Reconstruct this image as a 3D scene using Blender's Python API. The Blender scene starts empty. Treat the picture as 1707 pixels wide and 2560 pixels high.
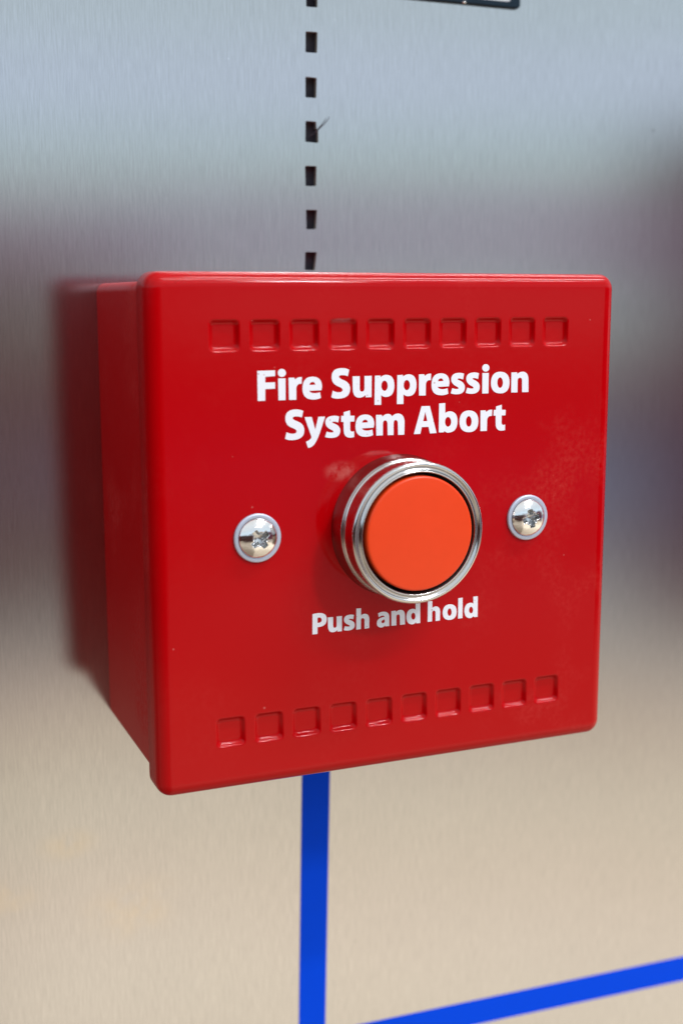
import bpy, bmesh, math, random
from mathutils import Vector, Matrix
from mathutils.geometry import tessellate_polygon

C = bpy.context.scene.collection
random.seed(7)
MM = 0.001                       # everything below is written in millimetres
R = math.radians

# ------------------------------------------------------------------ camera
cam = bpy.data.cameras.new("camera")
cam_ob = bpy.data.objects.new("camera", cam)
C.objects.link(cam_ob)
bpy.context.scene.camera = cam_ob
cam_ob.location = (-105.0805 * MM, -224.746 * MM, 44.8821 * MM)
cam_ob.rotation_euler = (1.40361, 0.00145, -0.39228)
cam.sensor_fit = 'VERTICAL'
cam.sensor_height = 36.0
cam.lens = 3150.666 / 2560 * 36.0
cam.clip_start = 0.01
cam.clip_end = 50
cam.dof.use_dof = True
cam.dof.focus_distance = 0.253
cam.dof.aperture_fstop = 11.0

# ------------------------------------------------------------------ world: the light of the hall in front of the panel
world = bpy.data.worlds.new("World")
bpy.context.scene.world = world
world.use_nodes = True


def srgb(r, g, b, k=1.0):
    def f(c):
        c /= 255.0
        return (c / 12.92 if c <= 0.04045 else ((c + 0.055) / 1.055) ** 2.4) * k
    return (f(r), f(g), f(b), 1.0)


class NT:
    """small helper for node trees"""
    def __init__(self, tree):
        self.t = tree
        tree.nodes.clear()

    def n(self, kind, **kw):
        nd = self.t.nodes.new(kind)
        for k, val in kw.items():
            if k.startswith('i_'):
                key = k[2:]
                nd.inputs[int(key) if key.isdigit() else key.replace('_', ' ')].default_value = val
            else:
                setattr(nd, k, val)
        return nd

    def l(self, a, b):
        self.t.links.new(a, b)

    def math(self, op, a, b=None, clamp=False):
        nd = self.t.nodes.new('ShaderNodeMath')
        nd.operation = op
        nd.use_clamp = clamp
        for i, x in enumerate((a, b)):
            if x is None:
                continue
            if isinstance(x, (int, float)):
                nd.inputs[i].default_value = x
            else:
                self.t.links.new(x, nd.inputs[i])
        return nd.outputs[0]

    def remap(self, x, a, b, c=0.0, d=1.0, smooth=True):
        nd = self.t.nodes.new('ShaderNodeMapRange')
        nd.interpolation_type = 'SMOOTHSTEP' if smooth else 'LINEAR'
        for i, val in zip((1, 2, 3, 4), (a, b, c, d)):
            nd.inputs[i].default_value = val
        self.t.links.new(x, nd.inputs[0])
        return nd.outputs[0]

    def mix(self, fac, a, b, mode='MIX'):
        nd = self.t.nodes.new('ShaderNodeMix')
        nd.data_type = 'RGBA'
        nd.blend_type = mode
        for sock, x in ((nd.inputs[0], fac), (nd.inputs[6], a), (nd.inputs[7], b)):
            if isinstance(x, (int, float, tuple)):
                sock.default_value = x
            else:
                self.t.links.new(x, sock)
        return nd.outputs[2]


def build_world():
    w = NT(world.node_tree)
    out = w.n('ShaderNodeOutputWorld')
    bg = w.n('ShaderNodeBackground')
    tc = w.n('ShaderNodeTexCoord')
    sep = w.n('ShaderNodeSeparateXYZ')
    w.l(tc.outputs['Generated'], sep.inputs[0])
    x, y, z = sep.outputs
    # blurred unevenness of the things standing round the hall, stretched level
    mp = w.n('ShaderNodeMapping')
    mp.inputs['Scale'].default_value = (5.0, 5.0, 16.0)
    w.l(tc.outputs['Generated'], mp.inputs[0])
    nz = w.n('ShaderNodeTexNoise', i_Scale=1.0, i_Detail=2.0, i_Roughness=0.5)
    w.l(mp.outputs[0], nz.inputs['Vector'])
    wob = w.math('MULTIPLY', w.math('SUBTRACT', nz.outputs['Fac'], 0.5), 0.02)
    zz = w.math('ADD', z, wob)
    ramp = w.n('ShaderNodeValToRGB')
    w.l(w.math('MULTIPLY_ADD', zz, 0.5), ramp.inputs[0])
    ramp.inputs[0].links[0].from_node.inputs[2].default_value = 0.5
    stops = [(-90.00, (0.6430, 0.5129, 0.3812)),
             (-45.00, (0.9157, 0.7724, 0.5874)),
             (-30.72, (1.4666, 1.2821, 1.0180)),
             (-27.49, (1.4265, 1.2112, 0.9817)),
             (-24.99, (1.2993, 1.0973, 0.8558)),
             (-22.43, (1.2353, 1.1015, 0.8678)),
             (-18.52, (0.9886, 0.8201, 0.6299)),
             (-16.78, (0.7916, 0.6635, 0.5420)),
             (-15.03, (0.7233, 0.6989, 0.6316)),
             (-13.27, (0.6941, 0.7407, 0.7213)),
             (-11.50, (0.4063, 0.4261, 0.4441)),
             (-9.73, (0.3481, 0.3659, 0.4295)),
             (-7.95, (0.3202, 0.3837, 0.6175)),
             (-6.18, (0.2632, 0.2574, 0.3940)),
             (-3.71, (0.3203, 0.2658, 0.2587)),
             (-1.96, (0.5339, 0.6167, 0.5711)),
             (-0.22, (0.8086, 1.1084, 1.0779)),
             (1.90, (0.5452, 0.3829, 0.5544)),
             (3.12, (0.4897, 0.4013, 0.5880)),
             (3.98, (0.6002, 0.6009, 0.6681)),
             (4.84, (0.7395, 0.8584, 0.8461)),
             (6.03, (0.8020, 1.0479, 1.0695)),
             (7.53, (0.8116, 1.0044, 1.1656)),
             (8.85, (0.9636, 1.1294, 1.4112)),
             (10.15, (0.8735, 1.0448, 1.2804)),
             (11.75, (0.8334, 1.0306, 1.1364)),
             (18.00, (0.7724, 0.8859, 0.9876)),
             (40.00, (0.9157, 0.9667, 1.0087)),
             (90.00, (0.9157, 0.9258, 0.9258))]
    el = ramp.color_ramp.elements
    while len(el) < len(stops):
        el.new(0.5)
    for e, (deg, col) in zip(el, stops):
        e.position = 0.5 + 0.5 * math.sin(R(deg))
    for e, (deg, col) in zip(el, stops):
        e.color = (*col, 1.0)
    # maroon sector added to the world, reflected along the steel's right side
    az = w.math('ARCTAN2', x, w.math('MULTIPLY', y, -1.0))
    m1 = w.remap(az, R(34.6), R(36.6))
    m1b = w.remap(az, R(78), R(70))
    m2 = w.remap(z, math.sin(R(9)), math.sin(R(5)))
    m3 = w.remap(z, math.sin(R(-16.5)), math.sin(R(-13)))
    m = w.math('MULTIPLY', w.math('MULTIPLY', m1, m1b), w.math('MULTIPLY', m2, m3))
    col = w.mix(w.math('MULTIPLY', m, 0.96), ramp.outputs[0], srgb(88, 14, 42))
    # colour wander
    mp2 = w.n('ShaderNodeMapping')
    mp2.inputs['Scale'].default_value = (6.0, 6.0, 14.0)
    mp2.inputs['Location'].default_value = (3.1, 1.7, 5.0)
    w.l(tc.outputs['Generated'], mp2.inputs[0])
    nz2 = w.n('ShaderNodeTexNoise', i_Scale=1.0, i_Detail=1.0)
    w.l(mp2.outputs[0], nz2.inputs['Vector'])
    col = w.mix(0.17, col, nz2.outputs['Color'], 'OVERLAY')
    # brown sector added on the left, then a dark one dimming the box side
    brown_sector = w.math('MULTIPLY', w.remap(az, R(20), R(8)), w.remap(z, math.sin(R(4.5)), math.sin(R(0.5))))
    brown_sector = w.math('MULTIPLY', brown_sector, w.remap(z, math.sin(R(-18)), math.sin(R(-12))))
    col = w.mix(w.math('MULTIPLY', brown_sector, 0.88), col, srgb(122, 88, 84))
    side = w.math('MULTIPLY', w.remap(az, R(9), R(-6)), w.remap(z, math.sin(R(10)), math.sin(R(1.0))))
    side = w.math('MULTIPLY', side, w.remap(z, math.sin(R(-22)), math.sin(R(-12)), 0.62, 1.0))
    col = w.mix(w.math('MULTIPLY', side, 0.94), col, srgb(56, 26, 20))
    w.l(col, bg.inputs[0])
    bg.inputs[1].default_value = 1.0
    w.l(bg.outputs[0], out.inputs[0])


WORLD_K = 1.45
build_world()


# ------------------------------------------------------------------ ceiling lamps of the hall and one added fill lamp
def area(name, loc, target, sx, sy, watts, col):
    l = bpy.data.lights.new(name, 'AREA')
    l.shape = 'RECTANGLE'
    l.size, l.size_y = sx, sy
    l.energy = watts
    l.color = col
    o = bpy.data.objects.new(name, l)
    o.location = loc
    o.rotation_euler = (Vector(target) - Vector(loc)).to_track_quat('-Z', 'Y').to_euler()
    C.objects.link(o)
    return o


area("ceiling_and_fill_lamp", (0.75, -1.62, 1.38), (0, 0, -0.03), 0.20, 0.20, 14.0, (0.97, 0.98, 1.0))
for ly, lz, watts in ((-0.55, 1.75, 21.0), (-1.25, 1.75, 21.0), (-2.9, 1.75, 6.0)):  # the farthest bar is an unseen fill lamp, added to lift the shadows
    area("ceiling_and_fill_lamp", (0.95, ly, lz), (0.95, ly - 0.001, 0), 1.15, 0.10, watts, (0.97, 0.98, 1.0))

vs = bpy.context.scene.view_settings
vs.view_transform = 'Standard'
vs.look = 'None'
vs.exposure = 0.0
vs.gamma = 1.0

# ------------------------------------------------------------------ letter outlines (mm; third value 1 = curve control point)
GLYPHS = {
    'F': [[(0,5.63,0), (3.54,5.65,0), (3.53,4.58,0), (1.57,4.5,0), (1.55,3.4,0), (3.51,3.41,0), (3.5,2.23,0), (1.54,2.19,0), (1.51,0.01,0), (0.04,0,0)]],
    'i': [[(0.05,4.12,0), (1.52,4.11,0), (1.51,0,0), (0.09,0,0)], [(1.63,5.13,0), (1.63,4.82,1), (1.38,4.6,0), (1.14,4.39,1), (0.81,4.39,0), (0.47,4.4,1), (0.23,4.63,0), (-0,4.85,1), (0,5.16,0), (0,5.47,1), (0.24,5.69,0), (0.48,5.9,1), (0.82,5.89,0), (1.16,5.89,1), (1.39,5.66,0), (1.63,5.44,1)]],
    'r': [[(0,4.19,0), (1.15,4.19,0), (1.31,3.81,0), (1.77,4.33,1), (2.68,4.26,0), (2.62,2.99,0), (1.69,3.15,1), (1.54,2.23,0), (1.52,0,0), (0.05,0.02,0)]],
    'e': [[(3.87,1.66,0), (3.99,2.36,0), (3.94,4.24,1), (2.05,4.29,0), (0.02,4.3,1), (0,2.09,0), (-0.01,0,1), (2.1,-0.06,0), (3.12,-0.09,1), (3.76,0.22,0), (3.57,1.29,0), (3.01,1.11,1), (2.54,1.12,0), (1.55,1.15,1), (1.38,1.62,0)], [(1.41,2.71,0), (1.56,3.27,1), (2.04,3.29,0), (2.56,3.27,1), (2.61,2.74,0)]],
    'S': [[(3.72,5.43,0), (3.02,5.76,1), (2.21,5.78,0), (0.06,5.79,1), (0.09,4.11,0), (0.08,2.92,1), (1.24,2.39,0), (2.35,1.97,1), (2.35,1.63,0), (2.35,1.12,1), (1.57,1.15,0), (0.86,1.19,1), (0.31,1.51,0), (0,0.26,0), (0.64,-0.06,1), (1.45,-0.06,0), (3.92,-0.07,1), (3.92,1.79,0), (3.89,2.87,1), (2.72,3.4,0), (1.56,3.84,1), (1.57,4.16,0), (1.61,4.46,1), (2.31,4.44,0), (2.87,4.43,1), (3.44,4.21,0)]],
    'u': [[(0,4.14,0), (1.49,4.13,0), (1.49,1.87,0), (1.49,1.15,1), (1.96,1.14,0), (2.5,1.12,1), (2.5,1.84,0), (2.49,4.16,0), (4.01,4.15,0), (3.99,0.02,0), (2.74,0.03,0), (2.71,0.49,0), (2.21,-0.03,1), (1.31,-0,0), (0.03,0.09,1), (0.03,1.91,0)]],
    'p': [[(0.06,4.15,0), (1.24,4.17,0), (1.31,3.8,0), (1.73,4.27,1), (2.62,4.25,0), (4.21,4.14,1), (4.23,2.12,0), (4.18,-0.04,1), (2.52,-0.03,0), (1.75,-0.01,1), (1.41,0.39,0), (1.42,-1.53,0), (0,-1.51,0)], [(2.81,2.13,0), (2.82,1.72,1), (2.61,1.43,0), (2.41,1.14,1), (2.13,1.15,0), (1.84,1.16,1), (1.64,1.46,0), (1.44,1.76,1), (1.44,2.17,0), (1.43,2.59,1), (1.63,2.87,0), (1.83,3.16,1), (2.12,3.15,0), (2.4,3.15,1), (2.61,2.85,0), (2.81,2.55,1)]],
    's': [[(2.94,4.1,0), (2.34,4.29,1), (1.81,4.29,0), (0.08,4.25,1), (0.07,3.08,0), (0.09,2.15,1), (1.26,1.62,0), (1.74,1.41,1), (1.74,1.21,0), (1.69,1.05,1), (1.37,1.06,0), (0.81,1.1,1), (0.33,1.28,0), (0,0.27,0), (0.61,0.01,1), (1.43,0.02,0), (3.19,0.04,1), (3.16,1.41,0), (3.12,2.27,1), (1.99,2.74,0), (1.5,2.91,1), (1.5,3.07,0), (1.56,3.18,1), (1.86,3.17,0), (2.28,3.13,1), (2.74,2.95,0)]],
    'o': [[(2.09,4.3,0), (4.25,4.21,1), (4.3,2.09,0), (4.32,-0.16,1), (2.16,-0.09,0), (0.04,-0,1), (0,2.11,0), (-0.01,4.28,1)], [(2.76,2.07,0), (2.77,1.62,1), (2.59,1.31,0), (2.4,1,1), (2.14,1.01,0), (1.87,1.02,1), (1.67,1.34,0), (1.48,1.66,1), (1.47,2.1,0), (1.46,2.55,1), (1.64,2.85,0), (1.82,3.16,1), (2.09,3.16,0), (2.36,3.15,1), (2.55,2.83,0), (2.75,2.51,1)]],
    'n': [[(0,4.08,0), (1.28,4.09,0), (1.42,3.73,0), (1.9,4.19,1), (2.76,4.17,0), (3.98,4.07,1), (4.02,2.45,0), (4.07,0.01,0), (2.59,0.01,0), (2.52,2.49,0), (2.48,2.96,1), (2.04,2.97,0), (1.47,2.96,1), (1.48,2.38,0), (1.5,0,0), (0.04,0.02,0)]],
    'y': [[(0,4.23,0), (1.47,4.22,0), (2.08,2.08,0), (2.16,1.73,0), (2.28,2.07,0), (2.81,4.2,0), (4.23,4.2,0), (3.17,1.25,0), (2.4,-0.77,1), (1.72,-1.29,0), (1.3,-1.66,1), (0.66,-1.68,0), (0.27,-0.48,0), (0.89,-0.31,1), (1.18,-0,0), (1.48,0.3,1), (1.35,0.54,0)]],
    't': [[(0.55,4.88,0), (1.87,5.2,0), (1.9,4.17,0), (2.81,4.13,0), (2.78,3.02,0), (1.9,3.02,0), (1.9,1.63,0), (1.9,1.07,1), (2.38,1.05,0), (2.73,1.12,0), (2.76,0,0), (2.3,-0.11,1), (1.78,-0.09,0), (0.54,0.02,1), (0.55,1.52,0), (0.51,3.03,0), (0,3.05,0), (0.04,4.2,0), (0.55,4.21,0)]],
    'm': [[(0,4.13,0), (1.22,4.09,0), (1.37,3.71,0), (1.89,4.26,1), (2.56,4.23,0), (3.26,4.21,1), (3.44,3.69,0), (4,4.26,1), (4.8,4.23,0), (6.13,4.1,1), (6.18,2.46,0), (6.13,0,0), (4.79,0.02,0), (4.72,2.35,0), (4.67,2.95,1), (4.24,2.97,0), (3.83,2.98,1), (3.8,2.31,0), (3.8,0.03,0), (2.54,0.05,0), (2.46,2.44,0), (2.39,2.97,1), (1.98,2.99,0), (1.51,2.96,1), (1.51,2.35,0), (1.49,0.07,0), (0.1,0.06,0)]],
    'A': [[(1.63,5.49,0), (3.46,5.49,0), (5.02,0.05,0), (3.56,0,0), (3.21,1.34,0), (1.74,1.36,0), (1.42,0.02,0), (0,0.02,0)], [(2.49,4.38,0), (2.93,2.5,0), (2.02,2.5,0)]],
    'b': [[(0,5.9,0), (1.36,5.96,0), (1.39,3.93,0), (1.87,4.31,1), (2.62,4.26,0), (4.15,4.03,1), (4.17,2.23,0), (4.18,0.02,1), (2.16,-0,0), (1.56,0.02,1), (1.26,0.41,0), (1.11,0.11,0), (0,0.13,0)], [(2.74,2.15,0), (2.75,1.74,1), (2.55,1.46,0), (2.35,1.18,1), (2.07,1.19,0), (1.78,1.2,1), (1.58,1.5,0), (1.37,1.79,1), (1.37,2.2,0), (1.36,2.61,1), (1.56,2.89,0), (1.76,3.17,1), (2.04,3.16,0), (2.32,3.15,1), (2.53,2.85,0), (2.73,2.56,1)]],
    'P': [[(0.04,4.08,0), (0.96,4.23,1), (1.6,4.17,0), (3.07,4.01,1), (3.05,2.8,0), (3.01,1.26,1), (1.08,1.37,0), (1.07,0,0), (0,0.01,0)], [(1.09,3.27,0), (1.32,3.32,1), (1.46,3.29,0), (1.98,3.21,1), (1.98,2.73,0), (1.96,2.11,1), (1.08,2.22,0)]],
    'h': [[(0,4.32,0), (1.01,4.29,0), (1.01,2.75,0), (1.27,3.1,1), (1.89,3.07,0), (2.82,2.95,1), (2.82,1.77,0), (2.79,0.03,0), (1.8,0.01,0), (1.78,1.78,0), (1.75,2.19,1), (1.4,2.25,0), (0.99,2.26,1), (0.99,1.77,0), (0.99,0.03,0), (0,0,0)]],
    'a': [[(0.26,2.85,0), (0.83,3.17,1), (1.59,3.1,0), (2.74,2.97,1), (2.74,1.81,0), (2.75,0.02,0), (1.9,0.03,0), (1.79,0.23,0), (1.44,-0.16,1), (0.93,-0.11,0), (0,0.03,1), (0,0.9,0), (0.04,1.92,1), (1.7,2.04,0), (1.68,2.3,1), (1.26,2.32,0), (0.8,2.32,1), (0.43,2.08,0)], [(1.73,1.48,0), (1.01,1.43,1), (1.01,1.03,0), (1.03,0.76,1), (1.31,0.73,0), (1.71,0.74,1), (1.73,1.12,0)]],
    'd': [[(2.04,4.31,0), (3.08,4.31,0), (3.12,-0.07,0), (2.22,-0.03,0), (2.15,0.22,0), (1.78,-0.22,1), (1.24,-0.16,0), (0.03,0.04,1), (0,1.55,0), (0.06,3.13,1), (1.45,3.08,0), (1.81,3.04,1), (2.08,2.84,0)], [(2.04,1.47,0), (2.05,1.17,1), (1.91,0.98,0), (1.78,0.78,1), (1.58,0.8,0), (1.38,0.82,1), (1.24,1.04,0), (1.09,1.27,1), (1.09,1.56,0), (1.08,1.86,1), (1.22,2.06,0), (1.36,2.25,1), (1.55,2.24,0), (1.75,2.22,1), (1.89,1.99,0), (2.04,1.77,1)]],
    'l': [[(0,4.32,0), (1.01,4.33,0), (1.03,0.02,0), (0,0,0)]],
}
LINES = [
    (26.08, 1.0, [('F', -29.16), ('i', -25.09), ('r', -22.94), ('e', -20.15), ('S', -14.26), ('u', -9.82), ('p', -5.19), ('p', -0.39), ('r', 4.35), ('e', 7.13), ('s', 11.42), ('s', 14.8), ('i', 18.46), ('o', 20.51), ('n', 25.2)]),
    (18.47, 1.0, [('S', -23.75), ('y', -19.77), ('s', -15.57), ('t', -12.24), ('e', -9.22), ('m', -4.88), ('A', 3.35), ('b', 8.86), ('o', 13.48), ('r', 18.24), ('t', 21.23)]),
    (-20.2, 1.0, [('P', -18.4), ('u', -15.12), ('s', -11.73), ('h', -9.01), ('a', -4.54), ('n', -1.34), ('d', 2.0), ('h', 6.82), ('o', 10.23), ('l', 13.79), ('d', 15.24)]),
]


# ------------------------------------------------------------------ materials
def new_mat(name):
    m = bpy.data.materials.new(name)
    m.use_nodes = True
    t = NT(m.node_tree)
    out = t.n('ShaderNodeOutputMaterial')
    p = t.n('ShaderNodeBsdfPrincipled')
    t.l(p.outputs[0], out.inputs[0])
    return m, t, p


def coords(t, scale=(1000, 1000, 1000), loc=(0, 0, 0)):
    tc = t.n('ShaderNodeTexCoord')
    mp = t.n('ShaderNodeMapping')
    mp.inputs['Scale'].default_value = scale
    mp.inputs['Location'].default_value = loc
    t.l(tc.outputs['Object'], mp.inputs[0])
    return mp.outputs[0]


def noise(t, vec, scale, detail=2.0, rough=0.5, dist=0.0):
    nd = t.n('ShaderNodeTexNoise', i_Scale=scale, i_Detail=detail, i_Roughness=rough, i_Distortion=dist)
    t.l(vec, nd.inputs['Vector'])
    return nd.outputs['Fac']


def bump(t, p, height, strength, dist):
    b = t.n('ShaderNodeBump')
    b.inputs['Strength'].default_value = strength
    b.inputs['Distance'].default_value = dist
    t.l(height, b.inputs['Height'])
    t.l(b.outputs[0], p.inputs['Normal'])


def steel_material():
    m, t, p = new_mat("brushed_steel")
    vec = coords(t)
    # fine grain runs up and down the sheet
    g1 = noise(t, coords(t, (2.9, 2.9, 0.20)), 1000.0, 3.0, 0.65)
    g2 = noise(t, coords(t, (0.8, 0.8, 0.02)), 1000.0, 2.0, 0.6)
    blot = noise(t, vec, 0.03, 3.0, 0.55)
    k = t.math('ADD', t.math('MULTIPLY', t.math('SUBTRACT', g1, 0.5), 0.38),
               t.math('MULTIPLY', t.math('SUBTRACT', g2, 0.5), 0.07))
    k = t.math('ADD', k, t.math('MULTIPLY', t.math('SUBTRACT', blot, 0.5), 0.06))
    smudge = t.remap(noise(t, coords(t, (1, 1, 0.55)), 0.16, 5.0, 0.62, 0.6), 0.52, 0.70)
    k = t.math('ADD', k, t.math('MULTIPLY', smudge, 0.10))
    k = t.math('ADD', k, 1.0)
    cmb = t.n('ShaderNodeCombineColor')
    for i, c in enumerate((0.49, 0.483, 0.483)):
        t.l(t.math('MULTIPLY', k, c), cmb.inputs[i])
    # pale scuffs where things have rubbed just above the box, faint yellowish patches low on the left
    sx = t.n('ShaderNodeSeparateXYZ')
    t.l(vec, sx.inputs[0])
    rub = t.remap(noise(t, coords(t, (1, 1, 0.45), (17, 3, 5)), 0.22, 5.0, 0.68, 0.4), 0.47, 0.66)
    rub = t.math('MULTIPLY', rub, t.math('MULTIPLY', t.remap(sx.outputs[2], 76.0, 60.0), t.remap(sx.outputs[0], -45.0, -20.0)))
    st = None
    for qx, qz, rx, rz in ((-74.0, -88.0, 9.0, 5.5), (-59.5, -77.5, 7.0, 4.0), (-45.0, -96.0, 12.0, 8.0)):
        d = t.math('SQRT', t.math('ADD', t.math('POWER', t.math('DIVIDE', t.math('SUBTRACT', sx.outputs[0], qx), rx), 2.0),
                                  t.math('POWER', t.math('DIVIDE', t.math('SUBTRACT', sx.outputs[2], qz), rz), 2.0)))
        one = t.remap(d, 1.3, 0.1)
        st = one if st is None else t.math('MAXIMUM', st, one)
    st = t.math('MULTIPLY', st, t.remap(noise(t, vec, 0.12, 4.0, 0.6), 0.35, 0.65))
    steel = t.mix(t.math('MULTIPLY', rub, 0.13), cmb.outputs[0], (0.70, 0.68, 0.66, 1))
    steel = t.mix(t.math('MULTIPLY', st, 0.28), steel, (0.62, 0.52, 0.36, 1))
    # a few dark pits and pale dust grains
    vo = t.n('ShaderNodeTexVoronoi', i_Scale=0.075)
    t.l(vec, vo.inputs['Vector'])
    sepc = t.n('ShaderNodeSeparateColor')
    t.l(vo.outputs['Color'], sepc.inputs[0])
    size = t.math('MULTIPLY', t.math('POWER', sepc.outputs[0], 6.0), 0.035)
    pit = t.math('LESS_THAN', vo.outputs['Distance'], size)
    col = t.mix(t.math('MULTIPLY', pit, 0.5), steel, (0.25, 0.22, 0.20, 1))
    vo2 = t.n('ShaderNodeTexVoronoi', i_Scale=0.20)
    t.l(coords(t, loc=(31, 7, 53)), vo2.inputs['Vector'])
    sp2 = t.n('ShaderNodeSeparateColor')
    t.l(vo2.outputs['Color'], sp2.inputs[0])
    grain = t.math('LESS_THAN', vo2.outputs['Distance'], t.math('MULTIPLY', t.math('POWER', sp2.outputs[2], 7.0), 0.045))
    col = t.mix(t.math('MULTIPLY', grain, 0.6), col, (0.85, 0.84, 0.82, 1))
    rr = t.math('ADD', 0.145, t.math('MULTIPLY', t.math('SUBTRACT', g2, 0.5), 0.03))
    rr = t.math('ADD', rr, t.math('MULTIPLY', rub, 0.10))
    tan = t.n('ShaderNodeCombineXYZ', i_0=1.0, i_1=0.0, i_2=0.0)
    bp = t.n('ShaderNodeBump')
    bp.inputs['Strength'].default_value = 0.04
    bp.inputs['Distance'].default_value = 0.00005
    t.l(g1, bp.inputs['Height'])
    # the rolled face gives a fairly clear reflection; the brush lines spread part of it sideways
    lobes = []
    for dist, rough, an in (('BECKMANN', rr, -0.22), ('GGX', 0.34, -0.45)):
        g = t.n('ShaderNodeBsdfAnisotropic')
        g.distribution = dist
        t.l(col, g.inputs['Color'])
        g.inputs['Anisotropy'].default_value = an
        if isinstance(rough, float):
            g.inputs['Roughness'].default_value = rough
        else:
            t.l(rough, g.inputs['Roughness'])
        t.l(tan.outputs[0], g.inputs['Tangent'])
        t.l(bp.outputs[0], g.inputs['Normal'])
        lobes.append(g)
    mx = t.n('ShaderNodeMixShader', i_0=0.18)
    t.l(lobes[0].outputs[0], mx.inputs[1])
    t.l(lobes[1].outputs[0], mx.inputs[2])
    out = [nd for nd in m.node_tree.nodes if nd.type == 'OUTPUT_MATERIAL'][0]
    t.l(mx.outputs[0], out.inputs[0])
    m.node_tree.nodes.remove(p)
    return m


def red_paint(name, worn, spec, gloss):
    m, t, p = new_mat(name)
    vec = coords(t)
    big = noise(t, vec, 0.045, 4.0, 0.6)
    fine = noise(t, vec, 0.9, 3.0, 0.6)
    scuff = t.math('MULTIPLY', t.remap(big, 0.46, 0.70), t.remap(fine, 0.32, 0.72))
    if worn:
        sx = t.n('ShaderNodeSeparateXYZ')
        t.l(vec, sx.inputs[0])
        # handling wear is heavier towards the right hand edge
        scuff = t.math('MULTIPLY', scuff, t.remap(sx.outputs[0], 0.0, 34.0, 0.25, 1.0))
        # light thrown by the chrome ring, painted pale up and left of the button
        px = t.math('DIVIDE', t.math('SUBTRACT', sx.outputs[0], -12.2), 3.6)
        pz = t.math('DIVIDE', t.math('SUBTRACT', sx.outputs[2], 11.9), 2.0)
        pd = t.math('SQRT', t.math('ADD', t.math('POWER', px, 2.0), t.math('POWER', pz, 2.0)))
        painted_caustic = t.math('MULTIPLY', t.remap(pd, 1.25, 0.2), t.remap(noise(t, vec, 0.5, 3.0, 0.6), 0.3, 0.65))
    base = t.mix(t.math('MULTIPLY', scuff, 0.42), (0.418, 0.0001, 0.0020, 1), (0.50, 0.035, 0.03, 1))
    if worn:
        base = t.mix(t.math('MULTIPLY', painted_caustic, 0.45), base, (0.62, 0.20, 0.17, 1))
    # dust grains caught in the lacquer
    vo = t.n('ShaderNodeTexVoronoi', i_Scale=0.16)
    t.l(vec, vo.inputs['Vector'])
    sc = t.n('ShaderNodeSeparateColor')
    t.l(vo.outputs['Color'], sc.inputs[0])
    size = t.math('MULTIPLY', t.math('POWER', sc.outputs[1], 11.0), 0.04)
    dust = t.math('LESS_THAN', vo.outputs['Distance'], size)
    base = t.mix(t.math('MULTIPLY', dust, 0.22), base, (0.75, 0.30, 0.27, 1))
    t.l(base, p.inputs['Base Color'])
    rough = t.math('ADD', gloss, t.math('MULTIPLY', scuff, 0.22))
    t.l(rough, p.inputs['Roughness'])
    p.inputs['Specular IOR Level'].default_value = spec
    peel = noise(t, vec, 0.42, 2.0, 0.5)
    bump(t, p, peel, 0.035, 0.0004)
    return m


def plain(name, col, rough, metal=0.0, bump_scale=None, bump_strength=0.1, var=0.08, rough_var=0.1, spec=0.5, dist=0.0003):
    m, t, p = new_mat(name)
    vec = coords(t)
    n1 = noise(t, vec, 0.35, 4.0, 0.6)
    k = t.math('ADD', 1.0, t.math('MULTIPLY', t.math('SUBTRACT', n1, 0.5), var * 2))
    cmb = t.n('ShaderNodeCombineColor')
    for i in range(3):
        t.l(t.math('MULTIPLY', k, col[i]), cmb.inputs[i])
    t.l(cmb.outputs[0], p.inputs['Base Color'])
    t.l(t.math('ADD', rough, t.math('MULTIPLY', t.math('SUBTRACT', n1, 0.5), rough_var)), p.inputs['Roughness'])
    p.inputs['Metallic'].default_value = metal
    p.inputs['Specular IOR Level'].default_value = spec
    if bump_scale:
        bump(t, p, noise(t, vec, bump_scale, 2.0), bump_strength, dist)
    return m


M_STEEL = steel_material()
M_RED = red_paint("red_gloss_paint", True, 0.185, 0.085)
M_RED_BOX = red_paint("red_box_paint", False, 0.05, 0.30)
M_CUT = plain("cut_steel_edge", (0.34, 0.31, 0.27), 0.5, 0.25)
M_VOID = plain("dark_cavity_lining", (0.13, 0.12, 0.15), 0.8, var=0.5, spec=0.1)
M_BLUE = plain("blue_vinyl", (0.0001, 0.062, 0.71), 0.55, var=0.04, spec=0.05, bump_scale=1.5, bump_strength=0.04)
def ink_material():
    m, t, p = new_mat("white_screen_ink")
    vec = coords(t)
    vo = t.n('ShaderNodeTexVoronoi', i_Scale=0.9)
    t.l(vec, vo.inputs['Vector'])
    sc = t.n('ShaderNodeSeparateColor')
    t.l(vo.outputs['Color'], sc.inputs[0])
    hole = t.math('LESS_THAN', vo.outputs['Distance'], t.math('MULTIPLY', t.math('POWER', sc.outputs[0], 5.0), 0.22))
    thin = t.remap(noise(t, vec, 0.8, 4.0, 0.65), 0.58, 0.80)
    col = t.mix(t.math('MULTIPLY', thin, 0.16), (0.79, 0.80, 0.87, 1), (0.62, 0.30, 0.36, 1))
    col = t.mix(t.math('MULTIPLY', hole, 0.6), col, (0.45, 0.20, 0.22, 1))
    t.l(col, p.inputs['Base Color'])
    p.inputs['Roughness'].default_value = 0.5
    bump(t, p, noise(t, vec, 3.0, 2.0), 0.05, 0.0003)
    return m


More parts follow.
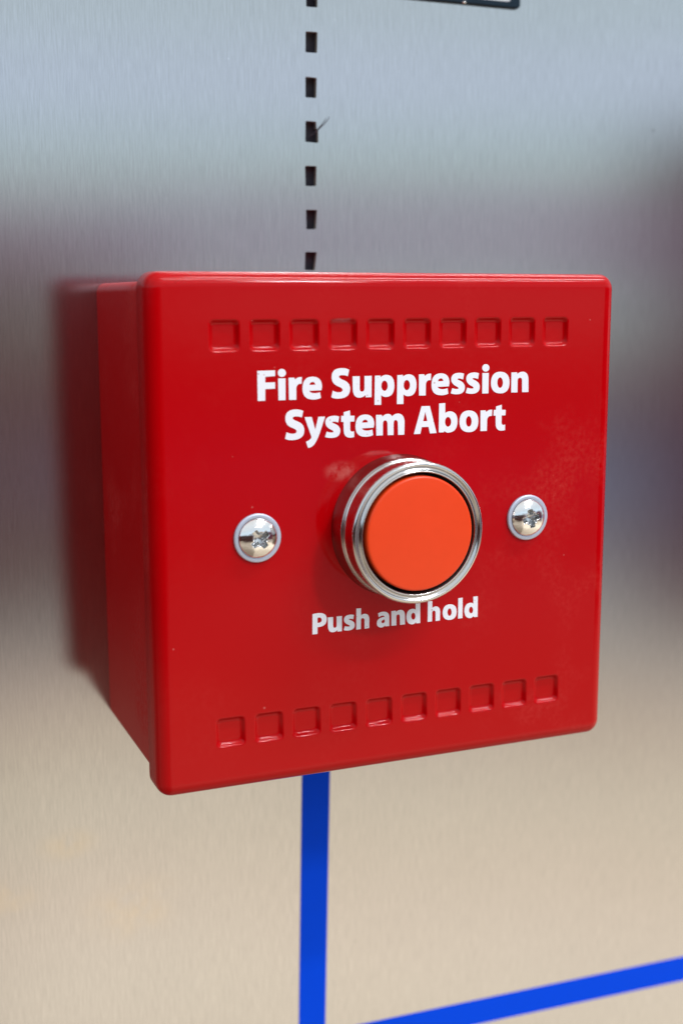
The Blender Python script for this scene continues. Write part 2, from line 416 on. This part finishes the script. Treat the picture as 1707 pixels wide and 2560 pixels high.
M_INK = ink_material()
M_CHROME = plain("bright_chrome", (0.60, 0.58, 0.56), 0.16, 1.0, var=0.10, rough_var=0.16, bump_scale=2.2, bump_strength=0.04)
M_COLLAR = plain("dusty_nickel", (0.40, 0.36, 0.35), 0.19, 1.0, var=0.25, rough_var=0.15, bump_scale=3.0, bump_strength=0.05)
M_RECESS = plain("shaded_grimy_zinc", (0.52, 0.53, 0.54), 0.22, 1.0, var=0.3, rough_var=0.2, bump_scale=2.0, bump_strength=0.2)  # grimy zinc, with the shade of the recess put into the darker colour
M_SATIN = plain("satin_chrome", (0.60, 0.59, 0.58), 0.15, 1.0, var=0.04, rough_var=0.06)
M_ORANGE = plain("orange_button_plastic", (0.76, 0.050, 0.006), 0.30, var=0.04, spec=0.35, bump_scale=4.0, bump_strength=0.05)
M_BLACK = plain("black_rubber", (0.008, 0.008, 0.008), 0.6)
M_ZINC = plain("zinc_plate", (0.50, 0.54, 0.66), 0.5, 0.6, var=0.08)
M_POLISH = plain("polished_zinc", (0.80, 0.80, 0.80), 0.14, 1.0, var=0.06, bump_scale=0.9, bump_strength=0.22, rough_var=0.1)
M_NAVY = plain("dark_navy_plastic", (0.006, 0.018, 0.032), 0.5, var=0.3, spec=0.12)
M_PALE = plain("pale_panel_face", (0.62, 0.61, 0.62), 0.4, var=0.05)
M_FIBRE = plain("dark_fibre", (0.035, 0.03, 0.045), 0.8)


# ------------------------------------------------------------------ mesh helpers (millimetres in, metres out)
def finish(name, bm, mat, parent=None, at=(0, 0, 0), smooth=True, base=(0, 0, 0)):
    """at: absolute place of the object's origin in mm; base: absolute origin of the parent in mm"""
    bmesh.ops.recalc_face_normals(bm, faces=bm.faces) if False else None
    for vv in bm.verts:
        vv.co *= MM
    me = bpy.data.meshes.new(name)
    bm.to_mesh(me)
    bm.free()
    me.materials.append(mat)
    if smooth:
        me.shade_smooth()
    o = bpy.data.objects.new(name, me)
    C.objects.link(o)
    o.parent = parent
    o.location = [(a - b) * MM for a, b in zip(at, base)]
    return o


def tag(o, label, cat, group=None, kind=None):
    if label:
        o['label'] = label
    if cat:
        o['category'] = cat
    if group:
        o['group'] = group
    if kind:
        o['kind'] = kind
    return o


def rounded(hx, hz, r, seg=6, cx=0.0, cz=0.0):
    """rounded rectangle outline, anticlockwise seen from the front (-Y), as (x, z)"""
    pts = []
    for sx, sz, a0 in ((1, -1, -90), (1, 1, 0), (-1, 1, 90), (-1, -1, 180)):
        for i in range(seg + 1):
            a = R(a0 + 90.0 * i / seg)
            pts.append((cx + sx * (hx - r) + r * math.cos(a), cz + sz * (hz - r) + r * math.sin(a)))
    return pts


def add_ring(bm, pts, y):
    return [bm.verts.new((x, y, z)) for x, z in pts]


def bridge(bm, a, b):
    n = len(a)
    for i in range(n):
        j = (i + 1) % n
        bm.faces.new((a[i], a[j], b[j], b[i]))


def fill(bm, loops):
    """fill closed vert loops (first is the outer one, the rest holes) facing -Y"""
    flat = [vv for lp in loops for vv in lp]
    tris = tessellate_polygon([[Vector((vv.co.x, vv.co.z, 0)) for vv in lp] for lp in loops])
    for tri in tris:
        a, b, c = (flat[i] for i in tri)
        u, w_ = b.co - a.co, c.co - a.co
        nrm = u.cross(w_)
        if nrm.length < 1e-12:
            continue
        f = (a, b, c) if nrm.y < 0 else (a, c, b)
        try:
            bm.faces.new(f)
        except ValueError:
            pass


def lathe(bm, prof, seg=96):
    """prof: (radius, y) pairs from the back to the front; axis is Y"""
    rings = []
    for r, y in prof:
        rings.append([bm.verts.new((r * math.cos(2 * math.pi * i / seg), y, r * math.sin(2 * math.pi * i / seg)))
                      for i in range(seg)])
    for a, b in zip(rings, rings[1:]):
        bridge(bm, a, b)
    return rings


def cap_ring(bm, ring):
    bm.faces.new(ring)


WALL_Y = 49.15

# ------------------------------------------------------------------ the steel panel with its column of punched slots
SLOTS = [
    [(-0.15, 113.10), (2.60, 113.15), (2.57, 108.71), (-0.10, 108.67)],
    [(-0.27, 103.49), (2.55, 103.51), (2.45, 99.05), (-0.33, 99.02)],
    [(-0.37, 93.84), (2.32, 93.76), (2.20, 89.37), (-0.40, 89.39)],
    [(-0.40, 84.34), (2.15, 84.29), (2.22, 82.75), (2.62, 82.45), (2.64, 79.66), (-0.50, 79.80)],
    [(-0.60, 74.57), (2.19, 74.61), (2.06, 70.19), (-0.52, 70.14)],
    [(-0.42, 64.93), (2.26, 64.95), (1.98, 60.66), (-0.35, 60.57)],
    [(-0.66, 55.55), (2.17, 55.52), (1.65, 51.40), (-0.83, 51.50)],
]


def soften(poly, r=0.28, seg=3):
    """round the corners of a clockwise polygon a little; returned anticlockwise"""
    out = []
    n = len(poly)
    for i in range(n):
        p0, p1, p2 = (Vector(poly[(i + k) % n]) for k in (-1, 0, 1))
        a = p1 + (p0 - p1).normalized() * r
        b = p1 + (p2 - p1).normalized() * r
        for k in range(seg + 1):
            t = k / seg
            out.append(tuple((1 - t) ** 2 * a + 2 * t * (1 - t) * p1 + t * t * b))
    return out[::-1]


def build_wall():
    bm = bmesh.new()
    outer = add_ring(bm, rounded(600, 600, 2.0, 3), 0)
    holes = [add_ring(bm, soften(s), 0) for s in SLOTS]
    fill(bm, [outer] + holes)
    back = add_ring(bm, rounded(600, 600, 2.0, 3), 1.6)
    bridge(bm, back, outer)
    wall = finish("wall", bm, M_STEEL, at=(0, WALL_Y, 0), smooth=False)
    tag(wall, "brushed stainless steel panel with a column of punched slots behind the red box", None, kind='structure')
    for s in SLOTS:
        bm = bmesh.new()
        pts = soften(s)
        cx = sum(p[0] for p in pts) / len(pts)
        cz = sum(p[1] for p in pts) / len(pts)
        loc = [(x - cx, z - cz) for x, z in pts]
        f = add_ring(bm, loc, 0.0)
        b = add_ring(bm, loc, 1.2)
        bridge(bm, f, b)
        o = finish("slot", bm, M_CUT, wall, (cx, WALL_Y, cz), False, (0, WALL_Y, 0))
        # dark space behind the sheet
        bm = bmesh.new()
        q = add_ring(bm, [(x * 1.02, z * 1.02) for x, z in loc], 1.21)
        w = [(x * 1.5, z * 1.3) for x, z in loc]
        q2 = add_ring(bm, w, 1.25)
        q3 = add_ring(bm, w, 3.5)
        bridge(bm, q, q2)
        bridge(bm, q2, q3)
        fill(bm, [q3])
        finish("cavity", bm, M_VOID, o, (0, 0, 0), False)


build_wall()


# ------------------------------------------------------------------ blue stripes stuck on the panel
def strip(name, poly, label):
    bm = bmesh.new()
    f = add_ring(bm, poly, -0.12)
    b = add_ring(bm, poly, 0.0)
    fill(bm, [f])
    bridge(bm, b, f)
    o = finish(name, bm, M_BLUE, at=(0, WALL_Y - 0.004, 0), smooth=False)
    return tag(o, label, "tape stripe", "blue tape stripes on the steel panel")


strip("tape_stripe", [(-3.74, -139.0), (3.42, -139.0), (4.98, -69.7), (5.55, -44), (-1.85, -44), (-2.38, -69.7)],
      "upright blue tape stripe running down the steel below the red box")
strip("tape_stripe", [(-90, -142.95), (160, -151.1), (160, -143.35), (-90, -136.6)],
      "level blue tape stripe crossing the beige lower steel at the bottom")


# ------------------------------------------------------------------ dark framed plate cut by the top edge of the picture
def build_plate():
    cx, cz = 8.0, 137.35
    hx, hz = 45.6, 25.0
    root = bpy.data.objects.new("framed_plate", None)
    root.location = (cx * MM, WALL_Y * MM, (cz - hz) * MM)
    C.objects.link(root)
    tag(root, "dark navy bordered plate with pale middle, on steel at the top edge", "plate")
    base = (cx, WALL_Y, cz - hz)
    bm = bmesh.new()
    o0 = add_ring(bm, rounded(hx, hz, 1.0), 0.0)
    o1 = add_ring(bm, rounded(hx, hz, 1.0), -0.7)
    o2 = add_ring(bm, rounded(hx - 0.3, hz - 0.3, 0.9), -1.0)
    i2 = add_ring(bm, rounded(hx - 2.0, hz - 1.35, 1.4), -1.0)
    i1 = add_ring(bm, rounded(hx - 2.1, hz - 1.45, 1.3), -0.3)
    for a, b in ((o0, o1), (o1, o2), (o2, i2), (i2, i1)):
        bridge(bm, a, b)
    finish("border", bm, M_NAVY, root, (cx, WALL_Y, cz), False, base)
    bm = bmesh.new()
    q = add_ring(bm, rounded(hx - 2.0, hz - 1.35, 1.3), -0.3)
    fill(bm, [q])
    finish("face_panel", bm, M_PALE, root, (cx, WALL_Y - 0.02, cz), False, base)
    # small bright blob on the lower edge of the border
    bm = bmesh.new()
    bmesh.ops.create_icosphere(bm, subdivisions=2, radius=0.5)
    for vv in bm.verts:
        vv.co.x *= 1.25
        vv.co.z *= 0.5
    finish("bright_blob", bm, M_POLISH, root, (38.7, WALL_Y - 0.75, 112.62), True, base)


build_plate()


# ------------------------------------------------------------------ loose thread caught in a slot
def build_thread():
    pts = [(1.2, 1.2, 81.2), (2.2, 0.0, 82.2), (3.0, -0.5, 83.05), (3.9, -0.8, 83.9), (4.6, -1.0, 84.75), (4.95, -1.1, 85.4)]
    bm = bmesh.new()
    n = 6
    rings = []
    for k, p in enumerate(pts):
        p = Vector(p)
        d = (Vector(pts[min(k + 1, len(pts) - 1)]) - Vector(pts[max(k - 1, 0)])).normalized()
        u = d.cross(Vector((0, 1, 0))).normalized()
        w = d.cross(u)
        r = 0.15 * (1 - 0.6 * k / (len(pts) - 1))
        rings.append([bm.verts.new(p - Vector((2.2, 0, 82.2)) + r * (math.cos(a) * u + math.sin(a) * w))
                      for a in (2 * math.pi * i / n for i in range(n))])
    for a, b in zip(rings, rings[1:]):
        bridge(bm, a, b)
    bm.faces.new(rings[-1])
    o = finish("thread", bm, M_FIBRE, at=(2.2, WALL_Y, 82.2))
    tag(o, "short dark thread poking out of a slot in the steel panel", "thread")


build_thread()

# ------------------------------------------------------------------ the red box
BOX_BASE = (0.0, WALL_Y, 0.0)
box = bpy.data.objects.new("abort_box", None)
box.location = [c * MM for c in BOX_BASE]
C.objects.link(box)
tag(box, "glossy red square wall box with an orange push button and white lettering", "call point")


def build_back_box():
    bm = bmesh.new()
    hx, hz, r = 48.6, 48.35, 2.0
    prof = [(0.0, WALL_Y), (0.0, 3.0)]
    rings = [add_ring(bm, rounded(hx - i, hz - i, r, 6), y) for i, y in prof]
    for a, b in zip(rings, rings[1:]):
        bridge(bm, a, b)
    o = finish("back_box", bm, M_RED_BOX, box, (0, 0, 0), True, BOX_BASE)
    md = o.modifiers.new("edges", 'EDGE_SPLIT')
    md.split_angle = R(40)


build_back_box()

HALF = 50.0
PITCH, ROW_TOP, ROW_BOT = 7.873, 38.3, -37.95
DENT = 3.15
dents = [((i - 4.5) * PITCH, zz) for zz in (ROW_TOP, ROW_BOT) for i in range(10)]


def build_cover():
    bm = bmesh.new()
    rc, f = 3.1, 2.7
    rings = [add_ring(bm, rounded(HALF - 1.2, HALF - 1.2, rc - 1.0, 8), 7.2),
             add_ring(bm, rounded(HALF - 0.06, HALF - 0.06, rc, 8), 7.2),
             add_ring(bm, rounded(HALF, HALF, rc, 8), 7.14)]
    steps = 8
    for k in range(steps + 1):
        a = R(90.0 * k / steps)
        ins = f * (1 - math.cos(a))
        rings.append(add_ring(bm, rounded(HALF - ins, HALF - ins, max(rc - ins, 0.4), 8), f - f * math.sin(a)))
    rings.append(add_ring(bm, rounded(HALF - f - 0.35, HALF - f - 0.35, 0.4, 8), 0.0))
    for a, b in zip(rings, rings[1:]):
        bridge(bm, a, b)
    holes = [add_ring(bm, rounded(DENT, DENT, 1.0, 4, cx, cz), 0.0) for cx, cz in dents]
    fill(bm, [rings[-1]] + holes)
    for fc in bm.faces:
        if fc.calc_center_median().y > f:
            fc.material_index = 1
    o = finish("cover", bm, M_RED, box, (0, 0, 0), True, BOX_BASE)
    o.data.materials.append(M_RED_BOX)
    return o


cover = build_cover()


def build_dents():
    bm = bmesh.new()
    prof = [(0.0, 0.0), (0.08, 0.0), (0.20, 0.03), (0.32, 0.11), (0.44, 0.25), (0.56, 0.42), (0.68, 0.58), (0.82, 0.70), (0.98, 0.77), (1.15, 0.79), (1.3, 0.79)]
    rings = [add_ring(bm, rounded(DENT - i, DENT - i, max(1.0 - i * 0.4, 0.3), 4), y) for i, y in prof]
    for a, b in zip(rings, rings[1:]):
        bridge(bm, a, b)
    fill(bm, [rings[-1]])
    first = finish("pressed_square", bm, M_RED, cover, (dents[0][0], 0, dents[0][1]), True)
    for cx, cz in dents[1:]:
        o = first.copy()
        C.objects.link(o)
        o.parent = cover
        o.location = (cx * MM, 0, cz * MM)


build_dents()


# ------------------------------------------------------------------ white lettering
def outline(contour, k, ox, oz):
    n = len(contour)
    pts = []
    for i in range(n):
        x, z, off = contour[i]
        if not off:
            pts.append((x, z))
            continue
        px, pz, po = contour[i - 1]
        nx, nz, no = contour[(i + 1) % n]
        a = ((px + x) / 2, (pz + z) / 2) if po else (px, pz)
        b = ((nx + x) / 2, (nz + z) / 2) if no else (nx, nz)
        for s in range(1, 7):
            t = s / 7.0
            pts.append(((1 - t) ** 2 * a[0] + 2 * t * (1 - t) * x + t * t * b[0],
                        (1 - t) ** 2 * a[1] + 2 * t * (1 - t) * z + t * t * b[1]))
        if no:
            pts.append(b)
    return [(ox + k * x, oz + k * z) for x, z in pts]


def build_lettering():
    for z0, _, letters in LINES:
        small = z0 < 0
        bm = bmesh.new()
        for ch, x0 in letters:
            k = 0.749 if small and ch not in 'Phadl' else 1.0
            loops = [outline(c, k, x0, 0.0) for c in GLYPHS[ch]]
            groups = [[lp] for lp in loops] if ch == 'i' else [loops]
            for g in groups:
                front = [add_ring(bm, lp, -0.05) for lp in g]
                rear = [add_ring(bm, lp, 0.02) for lp in g]
                fill(bm, front)
                for a, b in zip(front, rear):
                    bridge(bm, a, b)
        finish("lettering", bm, M_INK, cover, (0, 0, z0), False)


build_lettering()


# ------------------------------------------------------------------ push button
def build_button():
    bz = 0.34
    org = (0, 0, bz)
    bm = bmesh.new()
    lathe(bm, [(14.35, 0.02), (14.35, -0.25), (14.2, -0.5), (14.05, -3.9), (13.95, -4.3), (13.62, -4.45), (13.4, -4.5)])
    collar_bm = bm
    bm = bmesh.new()
    prof = [(13.55, -4.40), (13.68, -4.55)]
    for k in range(7):
        a = R(180.0 * k / 6)
        prof.append((13.68 + 0.17 * math.sin(a), -4.78 + 0.18 * math.cos(a)))
    prof += [(13.60, -5.05), (13.56, -5.3), (13.54, -8.3), (13.56, -8.6)]
    lathe(bm, prof)
    btn = finish("push_button", bm, M_CHROME, box, org, True, BOX_BASE)
    finish("collar", collar_bm, M_COLLAR, btn, (0, 0, 0), True)
    bm = bmesh.new()
    prof = [(13.50, -8.45), (13.68, -8.62)]
    for k in range(11):
        a = R(-20 + 125.0 * k / 10)
        prof.append((13.34 + 0.56 * math.cos(a), -9.30 - 0.56 * math.sin(a)))
    for k in range(1, 8):
        t = k / 8.0
        prof.append((13.10 - 0.85 * t, -9.82 + 0.36 * math.sin(math.pi * t) - 0.06 * t))
    for k in range(7):
        a = R(180.0 * k / 6)
        prof.append((12.10 + 0.16 * math.cos(a), -9.84 - 0.16 * math.sin(a)))
    prof += [(11.92, -8.8), (11.92, -6.0)]
    lathe(bm, prof)
    finish("bezel_ring", bm, M_SATIN, btn, (0, 0, 0), True)
    bm = bmesh.new()
    lathe(bm, [(10.8, -6.4), (11.2, -6.4), (11.86, -6.4), (11.86, -9.55), (11.93, -9.6)])
    finish("gap_seal", bm, M_BLACK, btn, (0, 0, 0), True)
    bm = bmesh.new()
    prof = [(11.22, -5.2), (11.22, -9.9)]
    for k in range(1, 9):
        a = R(90.0 * k / 8)
        prof.append((10.77 + 0.45 * math.cos(a), -9.9 - 0.45 * math.sin(a)))
    prof += [(10.45, -10.37), (8.0, -10.47), (5.0, -10.56), (2.5, -10.61), (0.4, -10.63)]
    rings = lathe(bm, prof)
    cap_ring(bm, rings[-1])
    finish("button_cap", bm, M_ORANGE, btn, (0, 0, 0), True)


build_button()


# ------------------------------------------------------------------ the two cover screws
def cross_depth(x, z):
    """depth of a cross recess with four short ribs between its arms"""
    def arm(u, w, half, length):
        du = max(abs(u) - length, 0.0)
        dw = max(abs(w) - half * (1.0 - 0.25 * min(abs(u) / length, 1.0)), 0.0)
        d = math.hypot(du, dw)
        return max(0.0, 1.0 - d / 0.16)
    a = max(arm(x, z, 0.50, 1.80), arm(z, x, 0.50, 1.80))
    c = math.cos(R(45))
    u, w = c * (x + z), c * (x - z)
    b = max(arm(u, w, 0.16, 1.25), arm(w, u, 0.16, 1.25)) * 0.45
    r = math.hypot(x, z)
    return max(a * (1.9 - 0.30 * r), b)


def dep_of(co, spin):
    c, s = math.cos(spin), math.sin(spin)
    return cross_depth(c * co.x + s * co.z, -s * co.x + c * co.z)


def build_screw(x, spin):
    org = (x, 0, 0)
    bm = bmesh.new()
    seg, nr, rd, hd = 144, 56, 3.85, 1.6
    prev = None
    centre = bm.verts.new((0, -(hd + 0.55) + cross_depth(0, 0), 0))
    for k in range(1, nr + 1):
        r = rd * k / nr
        ring = []
        for i in range(seg):
            a = 2 * math.pi * i / seg
            px, pz = r * math.cos(a), r * math.sin(a)
            c, s = math.cos(spin), math.sin(spin)
            dep = cross_depth(c * px + s * pz, -s * px + c * pz)
            h = 0.55 + hd * max(0.0, 1 - (r / (rd * 1.015)) ** 2.3) ** 0.62
            ring.append(bm.verts.new((px, -h + dep, pz)))
        if prev is None:
            for i in range(seg):
                bm.faces.new((centre, ring[i], ring[(i + 1) % seg]))
        else:
            bridge(bm, prev, ring)
        prev = ring
    bm.faces.index_update()
    bmesh.ops.recalc_face_normals(bm, faces=bm.faces)
    if sum(fc.normal.y * fc.calc_area() for fc in bm.faces) > 0:
        bmesh.ops.reverse_faces(bm, faces=bm.faces)
    rec = [fc for fc in bm.faces if sum(dep_of(vv.co, spin) for vv in fc.verts) / len(fc.verts) > 0.12]
    bm2 = bm.copy()
    bm2.faces.ensure_lookup_table()
    ids = {fc.index for fc in rec}
    bmesh.ops.delete(bm2, geom=[fc for fc in bm2.faces if fc.index not in ids], context='FACES')
    bmesh.ops.delete(bm, geom=rec, context='FACES')
    sc = finish("screw", bm, M_POLISH, box, org, True, BOX_BASE)
    bm = bmesh.new()
    prof = [(4.70, 0.02), (4.75, -0.18)]
    for k in range(1, 6):
        a = R(90.0 * k / 5)
        prof.append((4.45 + 0.30 * math.cos(a), -0.30 - 0.30 * math.sin(a)))
    prof += [(4.2, -0.62), (3.95, -0.60), (3.8, -0.54), (3.6, -0.5)]
    lathe(bm, prof)
    finish("drive_recess", bm2, M_RECESS, sc, (0, 0, 0), True)
    finish("flange", bm, M_ZINC, sc, (0, 0, 0), True)


build_screw(-29.59, R(38))
build_screw(29.59, R(12))
